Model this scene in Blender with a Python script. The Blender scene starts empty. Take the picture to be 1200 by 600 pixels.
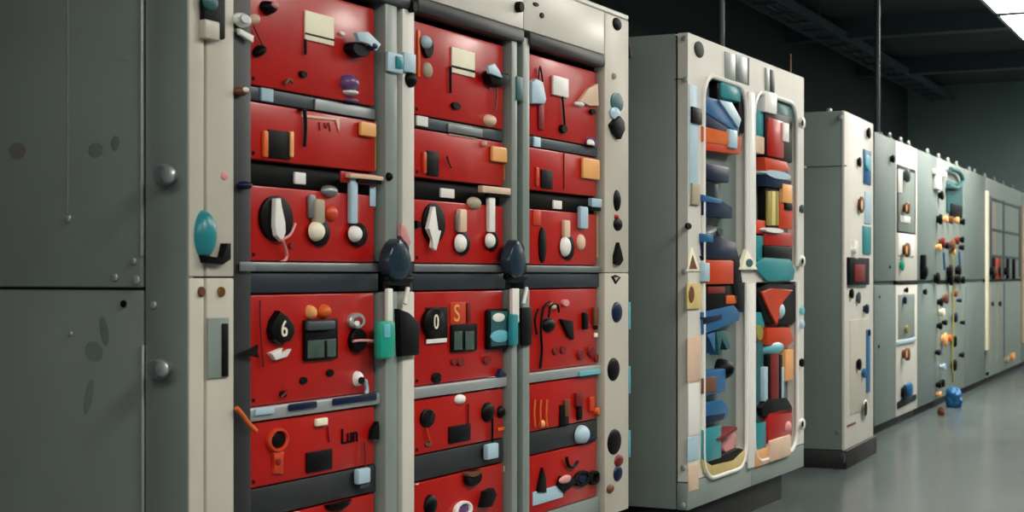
import bpy, bmesh, math, random
from mathutils import Vector, Matrix, noise
random.seed(7)
SC = bpy.context.scene
COL = SC.collection
F = 1804.0          # focal length in pixels of the 1200x600 frame
EYE = 1.12          # camera height
HOR = 322.0         # horizon row
PI = math.pi

# ------------------------------------------------------------------ materials
def lin(c):
    c /= 255.0
    return c / 12.92 if c <= .04045 else ((c + .055) / 1.055) ** 2.4
MATS = {}
def mat(name, rgb, rough=.5, metal=0., var=.10, scale=6., bump=0., spec=.5, emit=0., stretch=(1, 1, 1), rvar=.1, coat=0.):
    m = bpy.data.materials.new(name); m.use_nodes = True
    nt = m.node_tree; N = nt.nodes; L = nt.links
    b = N['Principled BSDF']
    tc = N.new('ShaderNodeTexCoord'); mp = N.new('ShaderNodeMapping')
    mp.inputs['Scale'].default_value = stretch
    L.new(tc.outputs['Object'], mp.inputs['Vector'])
    nz = N.new('ShaderNodeTexNoise'); nz.inputs['Scale'].default_value = scale; nz.inputs['Detail'].default_value = 4
    L.new(mp.outputs['Vector'], nz.inputs['Vector'])
    cr = N.new('ShaderNodeValToRGB')
    base = [lin(x) for x in rgb]
    cr.color_ramp.elements[0].position = .3; cr.color_ramp.elements[1].position = .7
    cr.color_ramp.elements[0].color = [x * (1 - var) for x in base] + [1]
    cr.color_ramp.elements[1].color = [min(1, x * (1 + var)) for x in base] + [1]
    L.new(nz.outputs['Fac'], cr.inputs['Fac'])
    L.new(cr.outputs['Color'], b.inputs['Base Color'])
    mr = N.new('ShaderNodeMapRange')
    mr.inputs['To Min'].default_value = max(.02, rough - rvar); mr.inputs['To Max'].default_value = min(1, rough + rvar)
    L.new(nz.outputs['Fac'], mr.inputs['Value']); L.new(mr.outputs['Result'], b.inputs['Roughness'])
    b.inputs['Metallic'].default_value = metal
    b.inputs['Specular IOR Level'].default_value = spec
    b.inputs['Coat Weight'].default_value = coat
    b.inputs['Coat Roughness'].default_value = .15
    if bump:
        bp = N.new('ShaderNodeBump'); bp.inputs['Strength'].default_value = bump; bp.inputs['Distance'].default_value = .01
        L.new(nz.outputs['Fac'], bp.inputs['Height']); L.new(bp.outputs['Normal'], b.inputs['Normal'])
    if emit:
        b.inputs['Emission Color'].default_value = base + [1]; b.inputs['Emission Strength'].default_value = emit
    MATS[name] = m
    return m
mat('side_paint', (124, 134, 130), .42, var=.10, scale=2.2, bump=.04)
mat('grey_paint', (116, 130, 127), .45, var=.07, scale=3)
mat('cream_paint', (202, 197, 184), .4, var=.06, scale=4)
mat('pale_paint', (222, 219, 210), .4, var=.05, scale=4)
mat('post_paint', (138, 150, 144), .38, var=.08, scale=5)
mat('red', (182, 15, 6), .36, var=.10, scale=7, coat=.12)
mat('dark_red', (120, 14, 10), .5)
mat('charcoal', (44, 47, 50), .5, var=.12)
mat('band_navy', (38, 48, 58), .45)
mat('slate', (62, 72, 80), .45)
mat('black', (7, 7, 9), .5, var=.2, spec=.15)
mat('plinth_black', (20, 21, 23), .6)
mat('white', (244, 243, 238), .35, var=.04)
mat('label_cream', (255, 246, 220), .55, var=.04)
mat('silver', (205, 210, 212), .42, metal=.7, var=.03, rvar=.03, scale=3)
mat('grey_metal', (140, 146, 148), .4, metal=.6)
mat('brass', (150, 105, 60), .35, metal=.8)
mat('teal', (40, 140, 150), .35)
mat('teal_dark', (48, 98, 102), .4)
mat('jade', (30, 165, 140), .3)
mat('cyan', (110, 190, 205), .35)
mat('pale_blue', (178, 208, 224), .4, var=.06)
mat('blue', (34, 98, 150), .38)
mat('sky_blue', (30, 104, 156), .5, var=.3, scale=30)
mat('navy', (16, 32, 64), .4, spec=.25)
mat('handle_blue', (30, 50, 66), .3)
mat('orange', (226, 104, 36), .4)
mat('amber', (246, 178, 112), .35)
mat('orange_red', (205, 62, 22), .4)
mat('yellow', (222, 200, 130), .45)
mat('purple', (104, 70, 120), .25)
mat('pink', (222, 150, 150), .5)
mat('peach', (228, 196, 170), .5)
mat('olive', (150, 140, 60), .5)
mat('brown', (112, 66, 40), .5)
mat('beige', (170, 160, 138), .5)
mat('screen', (74, 92, 86), .2, var=.3, scale=12)
mat('wall_paint', (84, 104, 102), .8, var=.08, scale=1.5)
mat('back_wall_paint', (60, 66, 70), .85, var=.12, scale=1.5)
mat('ceiling_paint', (78, 82, 86), .9, var=.15, scale=2)
mat('steel_dark', (96, 106, 116), .45, metal=.3)
mat('conduit_paint', (48, 54, 60), .5); mat('end_wall_paint', (142, 166, 162), .8, var=.06, scale=1.2)
mat('floor_vinyl', (90, 100, 100), .22, var=.09, scale=1.3, bump=.015, rvar=.07)
mat('diffuser', (255, 250, 240), .5, var=.0, emit=15)
mat('lamp_housing', (180, 182, 180), .5)

# ------------------------------------------------------------------ mesh helpers
def tag(o, label=None, cat=None, group=None, kind=None):
    if label: o['label'] = label
    if cat: o['category'] = cat
    if group: o['group'] = group
    if kind: o['kind'] = kind
    return o
def link_mesh(name, bm, m, parent=None, smooth=True, angle=38):
    bmesh.ops.recalc_face_normals(bm, faces=bm.faces)
    me = bpy.data.meshes.new(name); bm.to_mesh(me); bm.free()
    me.materials.append(MATS[m])
    if smooth and len(me.polygons):
        me.polygons.foreach_set('use_smooth', [True] * len(me.polygons))
        me.set_sharp_from_angle(angle=math.radians(angle))
    o = bpy.data.objects.new(name, me); COL.objects.link(o)
    if parent: o.parent = parent
    return o
def bm_box(bm, lo, hi, bev=0., seg=2):
    x0, x1 = sorted((lo[0], hi[0])); y0, y1 = sorted((lo[1], hi[1])); z0, z1 = sorted((lo[2], hi[2]))
    vs = [bm.verts.new((x, y, z)) for x in (x0, x1) for y in (y0, y1) for z in (z0, z1)]
    fs = [(0, 1, 3, 2), (4, 6, 7, 5), (0, 4, 5, 1), (2, 3, 7, 6), (0, 2, 6, 4), (1, 5, 7, 3)]
    faces = [bm.faces.new([vs[i] for i in f]) for f in fs]
    b = min(bev, .45 * min(x1 - x0, y1 - y0, z1 - z0))
    if b > 1e-5:
        es = list({e for f in faces for e in f.edges})
        bmesh.ops.bevel(bm, geom=es, offset=b, segments=seg, profile=.5, affect='EDGES')
def bm_tube(bm, pts, r, n=10, cap=True):
    pts = [Vector(p) for p in pts]
    rings = []
    prev = None
    for i, p in enumerate(pts):
        t = (pts[min(i + 1, len(pts) - 1)] - pts[max(i - 1, 0)]).normalized()
        if prev is None:
            a = t.orthogonal().normalized()
        else:
            a = (prev - t * prev.dot(t)).normalized()
        prev = a; b = t.cross(a)
        rr = r[i] if isinstance(r, (list, tuple)) else r
        rings.append([bm.verts.new(p + (a * math.cos(2 * PI * k / n) + b * math.sin(2 * PI * k / n)) * rr) for k in range(n)])
    for q, w in zip(rings, rings[1:]):
        for k in range(n):
            bm.faces.new((q[k], q[(k + 1) % n], w[(k + 1) % n], w[k]))
    if cap:
        bm.faces.new(rings[0]); bm.faces.new(rings[-1])
def smooth_path(pts, n=6):
    P = [Vector(p) for p in pts]
    if len(P) < 3: return P
    out = []
    for i in range(len(P) - 1):
        p0, p1, p2, p3 = P[max(i - 1, 0)], P[i], P[i + 1], P[min(i + 2, len(P) - 1)]
        for k in range(n):
            t = k / n
            out.append(.5 * ((2 * p1) + (p2 - p0) * t + (2 * p0 - 5 * p1 + 4 * p2 - p3) * t * t + (3 * p1 - p0 - 3 * p2 + p3) * t ** 3))
    out.append(P[-1])
    return out

# ------------------------------------------------------------------ a cabinet front / side as a local frame
# local axes of a cabinet: X along its front, Y into it, Z up.
class Face:
    def __init__(s, ox, oy, vp):
        s.o = (ox, oy); t = math.atan((vp - 600) / F)
        s.t = t; s.s, s.c = math.sin(t), math.cos(t)
        s.rot = PI / 2 - t
    def world(s, u, y, z):
        return Vector((s.o[0] + u * s.s - y * s.c, s.o[1] + u * s.c + y * s.s, z))
class Plane:
    """front plane at depth d, or the near side face of a cabinet (mode 'side')"""
    def __init__(s, face, mode='front', d=0.):
        s.f = face; s.mode = mode; s.d = d
    def uv(s, px, py, o=0.):
        k = (px - 600) / F; f = s.f
        if s.mode == 'front':
            d = s.d - o
            ox = f.o[0] - f.c * d; oy = f.o[1] + f.s * d
            a = (k * oy - ox) / (f.s - k * f.c); y = oy + a * f.c
        else:
            u = s.d - o
            ox = f.o[0] + f.s * u; oy = f.o[1] + f.c * u
            a = (k * oy - ox) / (-f.c - k * f.s); y = oy + a * f.s
        return a, EYE + (HOR - py) / F * y
    def P(s, a, v, o=0.):
        return Vector((a, s.d - o, v)) if s.mode == 'front' else Vector((s.d - o, a, v))

class Node:
    """one thing (an Empty with parts as children) standing in a cabinet's frame"""
    def __init__(s, name, face, base, label, cat, group=None):
        s.face = face; s.base = Vector(base)
        s.root = bpy.data.objects.new(name, None); COL.objects.link(s.root)
        s.root.empty_display_size = .1
        s.root.location = face.world(*base); s.root.rotation_euler = (0, 0, face.rot)
        tag(s.root, label, cat, group)
        s.pl = Plane(face); s.lim = None
    def put(s, name, bm, m, parent=None, **k):
        if s.lim:
            u0, u1, v0, v1 = s.lim
            for v in bm.verts: v.co.x = min(max(v.co.x, u0), u1); v.co.z = min(max(v.co.z, v0), v1)
        bmesh.ops.translate(bm, verts=bm.verts, vec=-s.base)
        return link_mesh(name, bm, m, parent or s.root, **k)
    # --- solid given in the cabinet's own metres
    def box(s, name, lo, hi, m, bev=.004, parent=None):
        bm = bmesh.new(); bm_box(bm, lo, hi, bev); return s.put(name, bm, m, parent)
    def boxes(s, name, L, m, bev=.004, parent=None):
        bm = bmesh.new()
        for lo, hi in L: bm_box(bm, lo, hi, bev)
        return s.put(name, bm, m, parent)
    # --- shapes read off the photograph, laid on plane pl
    def rect(s, name, x0, y0, x1, y1, m, out=.01, pl=None, bev=.003, parent=None, o0=0.):
        pl = pl or s.pl; o1 = o0 + out
        xm = (x0 + x1) / 2
        a0 = pl.uv(x0, y0, o1)[0]; a1 = pl.uv(x1, y0, o1)[0]
        v0 = pl.uv(xm, y0, o1)[1]; v1 = pl.uv(xm, y1, o1)[1]
        return s.box(name, pl.P(a0, v0, o0), pl.P(a1, v1, o1), m, bev, parent)
    def oval(s, name, cx, cy, rx, ry, m, out=.012, pl=None, dome=False, ring=0., parent=None, o0=0., n=24, tilt=0.):
        pl = pl or s.pl
        a, v = pl.uv(cx, cy, o0 + out)
        da = abs(pl.uv(cx + rx, cy, o0 + out)[0] - pl.uv(cx - rx, cy, o0 + out)[0]) / 2
        dv = abs(pl.uv(cx, cy + ry, o0)[1] - v)
        if dome: prof = [(math.cos(q * PI / 12), math.sin(q * PI / 12) * out) for q in range(6)] + [(0.02, out)]
        elif ring: prof = [(1, 0), (1, out * .7), (.93, out), (ring + .06, out), (ring, out * .7), (ring, .0005)]
        else: prof = [(1, 0), (1, out * .75), (.9, out), (.02, out)]
        bm = bmesh.new(); rings = []
        ct, st = math.cos(tilt), math.sin(tilt)
        for rf, o in prof:
            r = []
            for k in range(n):
                x = math.cos(2 * PI * k / n) * da * rf; z = math.sin(2 * PI * k / n) * dv * rf
                r.append(bm.verts.new(pl.P(a + x * ct - z * st, v + x * st + z * ct, o0 + o)))
            rings.append(r)
        for q, w in zip(rings, rings[1:]):
            for k in range(n): bm.faces.new((q[k], q[(k + 1) % n], w[(k + 1) % n], w[k]))
        bm.faces.new(rings[-1] if not ring else rings[-1]); bm.faces.new(rings[0])
        return s.put(name, bm, m, parent)
    def poly(s, name, pts, m, out=.01, pl=None, parent=None, o0=0., bev=.002):
        pl = pl or s.pl
        bm = bmesh.new(); q = [pl.uv(x, y, o0 + out) for x, y in pts]
        lo = [bm.verts.new(pl.P(a, v, o0)) for a, v in q]; hi = [bm.verts.new(pl.P(a, v, o0 + out)) for a, v in q]
        n = len(q)
        bm.faces.new(lo); top = bm.faces.new(hi)
        for k in range(n): bm.faces.new((lo[k], lo[(k + 1) % n], hi[(k + 1) % n], hi[k]))
        b = min(bev, out * .4)
        if b > 0: bmesh.ops.bevel(bm, geom=list(top.edges), offset=b, segments=2, profile=.5, affect='EDGES')
        return s.put(name, bm, m, parent)
    def tube(s, name, pts, r, m, pl=None, parent=None, o=.01):
        pl = pl or s.pl
        P = []
        for p in pts:
            oo = p[2] if len(p) > 2 else o
            a, v = pl.uv(p[0], p[1], oo); P.append(pl.P(a, v, oo))
        bm = bmesh.new(); bm_tube(bm, smooth_path(P), r); return s.put(name, bm, m, parent)
    def knob(s, name, cx, cy, r, length, m, pl=None, parent=None, o0=0., flare=1.):
        """a round knob standing out of the plane: radius r and length in metres"""
        pl = pl or s.pl
        a, v = pl.uv(cx, cy, o0 + length / 2)
        bm = bmesh.new(); rings = []; n = 18
        for rf, o in [(.7, 0), (.7, .35 * length), (flare, .45 * length), (flare, .85 * length), (flare * .8, length), (.02, length)]:
            rings.append([bm.verts.new(pl.P(a + math.cos(2 * PI * k / n) * r * rf, v + math.sin(2 * PI * k / n) * r * rf, o0 + o)) for k in range(n)])
        for q, w in zip(rings, rings[1:]):
            for k in range(n): bm.faces.new((q[k], q[(k + 1) % n], w[(k + 1) % n], w[k]))
        bm.faces.new(rings[0]); bm.faces.new(rings[-1])
        return s.put(name, bm, m, parent)
    def text(s, name, body, cx, cy, hpx, m, pl=None, parent=None, o0=.0, out=.002, wx=1.):
        pl = pl or s.pl
        a, v = pl.uv(cx, cy, o0)
        hv = abs(pl.uv(cx, cy + hpx, o0)[1] - v)
        cu = bpy.data.curves.new(name, 'FONT'); cu.body = body; cu.align_x = 'CENTER'; cu.align_y = 'CENTER'
        cu.size = hv / .70; cu.extrude = out / 2; cu.offset = .0
        to = bpy.data.objects.new(name, cu); COL.objects.link(to)
        dg = bpy.context.evaluated_depsgraph_get()
        me = bpy.data.meshes.new_from_object(to.evaluated_get(dg))
        bpy.data.objects.remove(to); bpy.data.curves.remove(cu)
        bm = bmesh.new(); bm.from_mesh(me); bpy.data.meshes.remove(me)
        for vert in bm.verts:
            x, y, z = vert.co
            vert.co = pl.P(a + x * wx, v + y, o0 + out / 2 + z)
        return s.put(name, bm, m, parent, smooth=False)

# ------------------------------------------------------------------ the room
ROOM = Face(0, 0, 600 + F * math.tan(math.radians(26)))
def struct(name, lo, hi, m):
    bm = bmesh.new(); bm_box(bm, lo, hi, 0)
    o = link_mesh(name, bm, m, None, smooth=False)
    o.rotation_euler = (0, 0, ROOM.rot)
    return tag(o, kind='structure')
# room frame: X along the row (r), Y away from the aisle (-n), Z up
R0, R1, YB, YR, H = -7.0, 23.9, 4.9, -4.2, 4.0
struct('floor', (R0 - .2, YR - .2, -.1), (R1 + .2, YB + .2, 0), 'floor_vinyl')
struct('ceiling', (R0 - .2, YR - .2, H), (R1 + .2, YB + .2, H + .1), 'ceiling_paint')
struct('wall_end', (R1, YR - .2, 0), (R1 + .2, YB + .2, H), 'end_wall_paint')
struct('wall_back', (R0 - .2, YB, 0), (R1, YB + .2, H), 'back_wall_paint')
struct('wall_aisle', (R0 - .2, YR - .2, 0), (R1, YR, H), 'wall_paint')
struct('wall_near', (R0 - .2, YR, 0), (R0, YB, H), 'wall_paint')
for i, r in enumerate((9.0, 13.5, 17.2, 20.6)):
    struct('trim_%d' % (i + 1), (r, YR, H - .22), (r + .2, YB, H - .001), 'steel_dark')

def room_node(name, base, label, cat, group=None): return Node(name, ROOM, base, label, cat, group)
# ceiling light panels above the aisle
def light(r, y, z, label, L=1.5, W=1.2):
    n = room_node('ceiling_light', (r, y, z), label, 'ceiling light', 'ceiling light panels over the aisle')
    n.boxes('housing', [((r, y, z), (r + L, y + .03, z + .09)), ((r, y + W - .03, z), (r + L, y + W, z + .09)),
                        ((r, y, z), (r + .03, y + W, z + .09)), ((r + L - .03, y, z), (r + L, y + W, z + .09)),
                        ((r, y, z + .07), (r + L, y + W, z + .09))], 'lamp_housing', .002)
    n.box('diffuser', (r + .03, y + .03, z + .005), (r + L - .03, y + W - .03, z + .03), 'diffuser', .0)
    n.boxes('hanger', [((r + .2, y + .5, z + .09), (r + .215, y + .515, H)), ((r + L - .2, y + .5, z + .09), (r + L - .185, y + .515, H))], 'steel_dark', 0)
light(13.45, .82, 3.3, 'bright ceiling light panel, the farther of the two under the dark ceiling')
light(11.85, .82, 3.3, 'bright ceiling light panel cut by the top edge, the nearer of the two')
for r, y in ((8.2, -.5), (4.6, -1.2), (1.2, -1.8), (-2.2, -.6), (-4.6, .8), (17.0, -1.9), (19.6, -.7), (21.6, -.7)):  # unseen panels; rearmost and farthest added to brighten cabinet sides and end wall
    light(r, y, 3.88 if r > 19 else 3.4, 'unseen ceiling light panel added over the aisle, beyond the edge of the view')

# cable tray under the ceiling, along the back
n = room_node('cable_tray', (6, 4.2, 3.72), 'dark steel cable tray running under the ceiling above the cabinets', 'cable tray')
n.boxes('side_rail', [((6, 4.2, 3.75), (R1 - .01, 4.22, 3.85))], 'steel_dark', 0)
n.boxes('side_rail', [((6, 4.5, 3.75), (R1 - .01, 4.52, 3.85))], 'steel_dark', 0)
for k in range(29): n.box('rung', (6.2 + .6 * k, 4.2, 3.76), (6.23 + .6 * k, 4.52, 3.78), 'steel_dark', 0)
bm = bmesh.new()
for q, rr in ((4.27, .022), (4.34, .028), (4.43, .025)): bm_tube(bm, [(6, q, 3.805), (12, q + .01, 3.81), (R1 - .02, q, 3.805)], rr)
n.put('cable_bundle', bm, 'slate')
for k in range(6): n.box('hanger', (7 + 3 * k, 4.195, 3.85), (7.02 + 3 * k, 4.215, H), 'steel_dark', 0)

def conduit(px, y, z0, r, label):
    x = (px - 600) / F * y
    o = bpy.data.objects.new('vertical_conduit', None); COL.objects.link(o); o.location = (x, y, z0)
    tag(o, label, 'conduit', 'vertical conduits above the cabinets')
    bm = bmesh.new(); bm_tube(bm, [(0, 0, 0), (0, 0, H - z0)], r, 14); link_mesh('pipe', bm, 'conduit_paint', o)
    bm = bmesh.new(); bm_tube(bm, [(0, 0, 0), (0, 0, .03)], r * 1.9, 14); link_mesh('flange', bm, 'grey_metal', o)
conduit(845, 7.2, 2.138, .016, 'dark vertical conduit rising from the second cabinet with the coloured parts')
conduit(1028, 11.15, 2.121, .02, 'dark vertical conduit rising behind the small narrow cabinet')

# ================================================================== CABINET 1: red modules
A = Face(-.769, 3.67, 1530)
c1 = Node('control_cabinet', A, (0, 0, 0), 'large grey control cabinet with three bays of red modules behind cream columns', 'cabinet', 'row of control cabinets')
WD, DP, TOP, BOT = 2.682, .95, 2.14, .20
c1.box('plinth', (.03, .05, 0), (WD - .04, DP - .03, BOT - .002), 'plinth_black', .004)
c1.box('back_panel', (.01, DP - .02, BOT), (WD - .01, DP, TOP), 'charcoal')
c1.box('top_panel', (.0, .0, TOP - .02), (WD, DP, TOP), 'pale_paint', .006)
c1.box('bottom_panel', (.0, .02, BOT), (WD, DP - .02, BOT + .02), 'charcoal')
c1.box('end_panel', (WD - .02, .02, BOT), (WD, DP, TOP - .02), 'side_paint')
S = Plane(A, 'side')
ys = S.uv(170, 300)[0]; vs = S.uv(80, 338)[1]
c1.box('side_frame', (-.004, .003, BOT), (.02, ys - .004, TOP - .02), 'side_paint', .003)
c1.box('side_frame', (.012, ys - .01, BOT), (.03, DP - .02, TOP - .02), 'charcoal', 0)
up = c1.box('side_panel', (-.010, ys + .003, vs + .003), (.01, DP - .005, TOP - .025), 'side_paint', .006)
lo = c1.box('side_panel', (-.004, ys + .003, BOT + .01), (.01, DP - .005, vs - .003), 'side_paint', .006)
c1.box('edge_strip', (-.014, ys - .002, 1.165), (-.004, ys + .006, TOP - .2), 'silver', .003)  # bright highlight along the panel edge, put into a silver strip
c1.box('edge_strip', (-.010, ys - .002, BOT + .1), (-.002, ys + .006, .95), 'silver', .003)  # same edge highlight in silver, lower panel
for x, y, r in ((80, 256, .009), (135, 325, .009), (157, 306, .008), (160, 328, .011)):
    c1.knob('screw', x, y, r, .008, 'silver', pl=S, parent=up, o0=.010)
c1.rect('panel_seam', 78.4, -60, 79.6, 250, 'silver', out=.0012, pl=S, parent=up, bev=0, o0=.0098)
c1.knob('screw', 145, 356, .009, .006, 'black', pl=S, parent=lo, o0=.004)
c1.knob('screw', 83, 391, .006, .006, 'silver', pl=S, parent=lo, o0=.004)
c1.knob('screw', 180, 357, .009, .008, 'silver', pl=S, o0=.004)
for y in (205, 432):
    k = c1.knob('side_knob', 195 if y < 300 else 188, y, .026, .05, 'grey_metal', pl=S, o0=.004)
    c1.knob('knob_cap_or_glint', 197 if y < 300 else 190, y, .018, .014, 'silver', pl=S, parent=k, o0=.05)
# scuffs on the lower panel and dents on the upper one: worn patches with a shape of their own
mat('scuff', (110, 121, 119), .5, var=.1); mat('rust', (108, 106, 102), .5)
def blotch(cx, cy, rx, ry, m, tilt=0, parent=None, o0=.0):
    c1.oval('stain', cx, cy, rx, ry, m, out=.0006, pl=S, parent=parent, o0=o0, tilt=tilt)
blotch(110, 412, 11, 12, 'scuff', .3, lo, .004); blotch(122, 388, 5, 18, 'scuff', -.2, lo, .004); blotch(104, 465, 5, 22, 'scuff', .25, lo, .004)
blotch(112, 176, 9, 9, 'scuff', 0, up, .010); blotch(135, 168, 5, 9, 'scuff', .2, up, .010); blotch(20, 177, 10, 10, 'rust', 0, up, .010)
blotch(144, 68, 8, 4, 'post_paint', .2, up, .010)

# front corner column (cream), upper and lower
vseam = c1.pl.uv(248, 325)[1]
for z0, z1 in ((vseam + .002, TOP - .021), (BOT, vseam - .002)):
    cc = c1.boxes('corner_column', [((0, 0, z0), (.056, .05, z1)), ((.058, .012, z0), (.064, .05, z1)), ((.066, 0, z0), (.172, .05, z1))], 'cream_paint', .004)
# fittings on the corner column
k = c1.rect('latch', 240, -6, 265, 44, 'black', out=.018, bev=.006); c1.oval('latch_button', 250, 2, 9, 12, 'teal_dark', out=.01, o0=.018, parent=k, dome=True)
c1.rect('latch_plate', 241, 24, 258, 46, 'cream_paint', out=.022, bev=.004, parent=k)
k = c1.oval('latch_bulb', 250, 275, 11, 29, 'teal', out=.03, dome=True)
c1.poly('latch_base', [(240, 299), (262, 303), (266, 285), (271, 285), (271, 304), (262, 310), (243, 308)], 'black', out=.02, parent=k)
c1.oval('emblem', 264, 206, 4, 5, 'pink', out=.003)
for x in (238, 261): c1.oval('screw', x, 342, 3.5, 6, 'brass' if x > 250 else 'brown', out=.008)
k = c1.rect('recess_handle', 244, 372, 269, 443, 'post_paint', out=.006, bev=.003)
c1.rect('recess', 261, 379, 268, 441, 'black', out=.004, o0=.006, parent=k, bev=.002)
# posts between the bays, each two strips round a dark gap
def post(x0, x1, x2, x3):
    U = [c1.pl.uv(x, 300)[0] for x in (x0, x1, x2, x3)]
    for z0, z1 in ((1.158, 1.93), (BOT, 1.07)):
        c1.box('door_post', (U[0], 0, z0), (U[1], .06, z1), 'post_paint', .005)
        c1.box('door_post', (U[2], 0, z0), (U[3], .06, z1), 'pale_paint' if x0 < 500 else 'post_paint', .005)
    c1.box('post_gap', (U[1] - .002, .05, BOT), (U[2] + .002, .06, 1.93), 'black', 0)
    return U
P1 = post(452, 466, 472, 486); P2 = post(600, 606.5, 613, 621)
ue = c1.pl.uv(709, 300)[0]
c1.box('dark_stile', (.174, .006, BOT + .02), (.25, .05, TOP - .021), 'charcoal', .004)
c1.box('dark_stile', (P1[3] + .001, .02, BOT + .02), (P1[3] + .02, .06, 1.93), 'charcoal', .003)
for z0, z1 in ((1.128, TOP - .021), (BOT, 1.126)):
    c1.box('end_column', (ue, 0, z0), (WD, .05, z1), 'cream_paint', .006)
# headers
seams = [.174, c1.pl.uv(481, 10)[0], c1.pl.uv(614, 20)[0], ue - .002]
for q, w in zip(seams, seams[1:]):
    c1.box('header_panel', (q + .002, 0, 1.955), (w - .002, .05, TOP - .021), 'pale_paint', .005)
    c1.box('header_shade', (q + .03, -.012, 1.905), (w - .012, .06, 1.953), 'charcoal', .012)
for x in (487, 612): c1.oval('header_hook', x, 8, 3, 9, 'black', out=.02)
c1.oval('header_screw', 629, 5, 3, 3, 'black', out=.006); c1.oval('header_screw', 636, 18, 2, 4, 'black', out=.006)
# shelves and rails the modules stand on (bays: start, end)
bays = [(.252, P1[0] - .002), (P1[3] + .022, P2[0] - .002), (P2[3] + .002, ue - .002)]
SH = [(1.567, 1.603, .03, 'slate', 'shelf'), (1.352, 1.413, .045, 'black', 'shelf'), (1.128, 1.153, .012, 'grey_metal', 'rail'),
      (1.072, 1.126, .022, 'band_navy', 'cross_band'), (.745, .780, .016, 'silver', 'rail'), (.492, .571, .03, 'charcoal', 'shelf'), (.215, .278, .02, 'post_paint', 'rail')]
for a, b in bays:
    for z0, z1, d, m, nm in SH: c1.box(nm, (a, d, z0), (b, .5, z1), m, .006)
    c1.box('inner_wall', (a, .52, BOT + .02), (b, .54, TOP - .03), 'black', 0)
# things fixed to the dark stile and posts
k = c1.oval('indicator_lamp', 290, 23, 10, 11, 'white', out=.02, dome=True); c1.oval('lamp_core', 288, 22, 5, 6, 'silver', out=.006, o0=.018, parent=k)
c1.poly('lamp_bracket', [(281, 33), (298, 42), (297, 50), (282, 40)], 'white', out=.01)
c1.oval('indicator_lamp', 304, 22, 4, 9, 'peach', out=.02, dome=True)
k = c1.oval('stile_knob', 288, 107, 7, 7, 'brown', out=.02, dome=True); c1.oval('knob_cap_or_glint', 290, 105, 3.5, 3.5, 'white', out=.005, o0=.019, parent=k, dome=True)
c1.oval('stile_knob', 294, 217, 7, 6, 'navy', out=.022, dome=True)
c1.tube('orange_cable', [(277, 478), (284, 486), (291, 496), (300, 505)], .006, 'orange')
c1.poly('spike', [(281, 415), (295, 410), (304, 404), (301, 412), (305, 419), (292, 416)], 'black', out=.012)
c1.rect('recess_pull', 282, 307, 300, 318, 'grey_metal', out=.006, bev=.004)
for x, w, v in ((464, 9, 75), (481, 7, 75)): c1.rect('post_clamp', x - w, v - 13, x + w, v + 10, 'pale_blue', out=.012, bev=.004)
c1.rect('clamp_pin', 466, 66, 473, 80, 'teal', out=.02)
c1.oval('post_stud', 487, 93, 6, 11, 'black', out=.02, dome=True)
c1.oval('post_stud', 460, 207, 3, 6, 'black', out=.015, dome=True)
c1.rect('post_clip', 606, 90, 613, 118, 'teal_dark', out=.006)
def drop_handle(cx, cy, rx, ry):
    # tear-shaped grip at the waist of a post
    q = []
    for t in range(28):
        an = 2 * PI * t / 28; up_ = max(0, math.cos(an))
        q.append((cx + rx * math.sin(an) * (1 - .35 * up_ ** 2), cy - ry * math.cos(an) * (1.25 if math.cos(an) > 0 else 1.)))
    k = c1.poly('door_handle', q, 'handle_blue', out=.035, bev=.014)
    c1.oval('handle_base', cx, cy + ry * .9, rx * 1.25, ry * .35, 'black', out=.02, parent=k)
    return k
drop_handle(470, 307, 14, 22); drop_handle(608, 306, 10, 20)
c1.poly('red_tab', [(471, 262), (477, 268), (482, 285), (479, 290), (470, 276)], 'pink', out=.012)
# waist fittings below the handles
for sx, s in ((0, 1.), (148, .8)):
    c1.rect('white_stem', 455 + sx - 2 * (sx > 0), 338, 461 + sx, 378, 'white', out=.014, bev=.004)
    c1.tube('white_stem', [(478 + sx * .94, 337, .012), (474 + sx * .94, 356, .012)], .007, 'white')
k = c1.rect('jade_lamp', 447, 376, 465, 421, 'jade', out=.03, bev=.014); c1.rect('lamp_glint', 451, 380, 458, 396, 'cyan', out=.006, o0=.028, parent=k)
c1.poly('black_pouch', [(469, 362), (480, 366), (493, 378), (492, 416), (471, 418)], 'black', out=.02, bev=.006)
k = c1.rect('jade_lamp', 601, 368, 608, 405, 'teal', out=.02, bev=.006)
c1.rect('black_pouch', 612, 360, 624, 405, 'black', out=.012, bev=.006)
# end column fittings
for cx, cy, rx, ry, m in ((726, 28, 5, 9, 'black'), (726, 235, 4, 13, 'black'), (727, 263, 5, 8, 'black'), (726, 366, 6, 12, 'navy'), (722, 433, 7, 13, 'black'),
                          (723, 518, 8, 14, 'black'), (728, 540, 5, 6, 'dark_red'), (727, 555, 5, 8, 'navy'), (718, 573, 4, 4, 'brown'), (722, 89, 2, 5, 'beige'), (725, 254, 2, 3, 'red')):
    c1.oval('column_stud', cx, cy, rx, ry, m, out=.012, dome=True)
c1.poly('column_clip', [(718, 146), (722, 141), (727, 136), (732, 142), (733, 152), (728, 163), (722, 156)], 'black', out=.02)
c1.oval('column_clip_pad', 724, 120, 7, 12, 'teal_dark', out=.006); c1.oval('column_clip_pad', 722, 133, 6, 8, 'pale_blue', out=.008)
c1.poly('column_drop', [(726, 284), (729, 296), (731, 305), (727, 311), (722, 309), (722, 300)], 'black', out=.015)
c1.poly('column_mark', [(717, 324), (722, 322), (728, 325), (722, 333)], 'black', out=.004); c1.poly('column_mark_core', [(720, 325), (725, 325), (722, 329)], 'cream_paint', out=.0055, bev=0)
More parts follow.
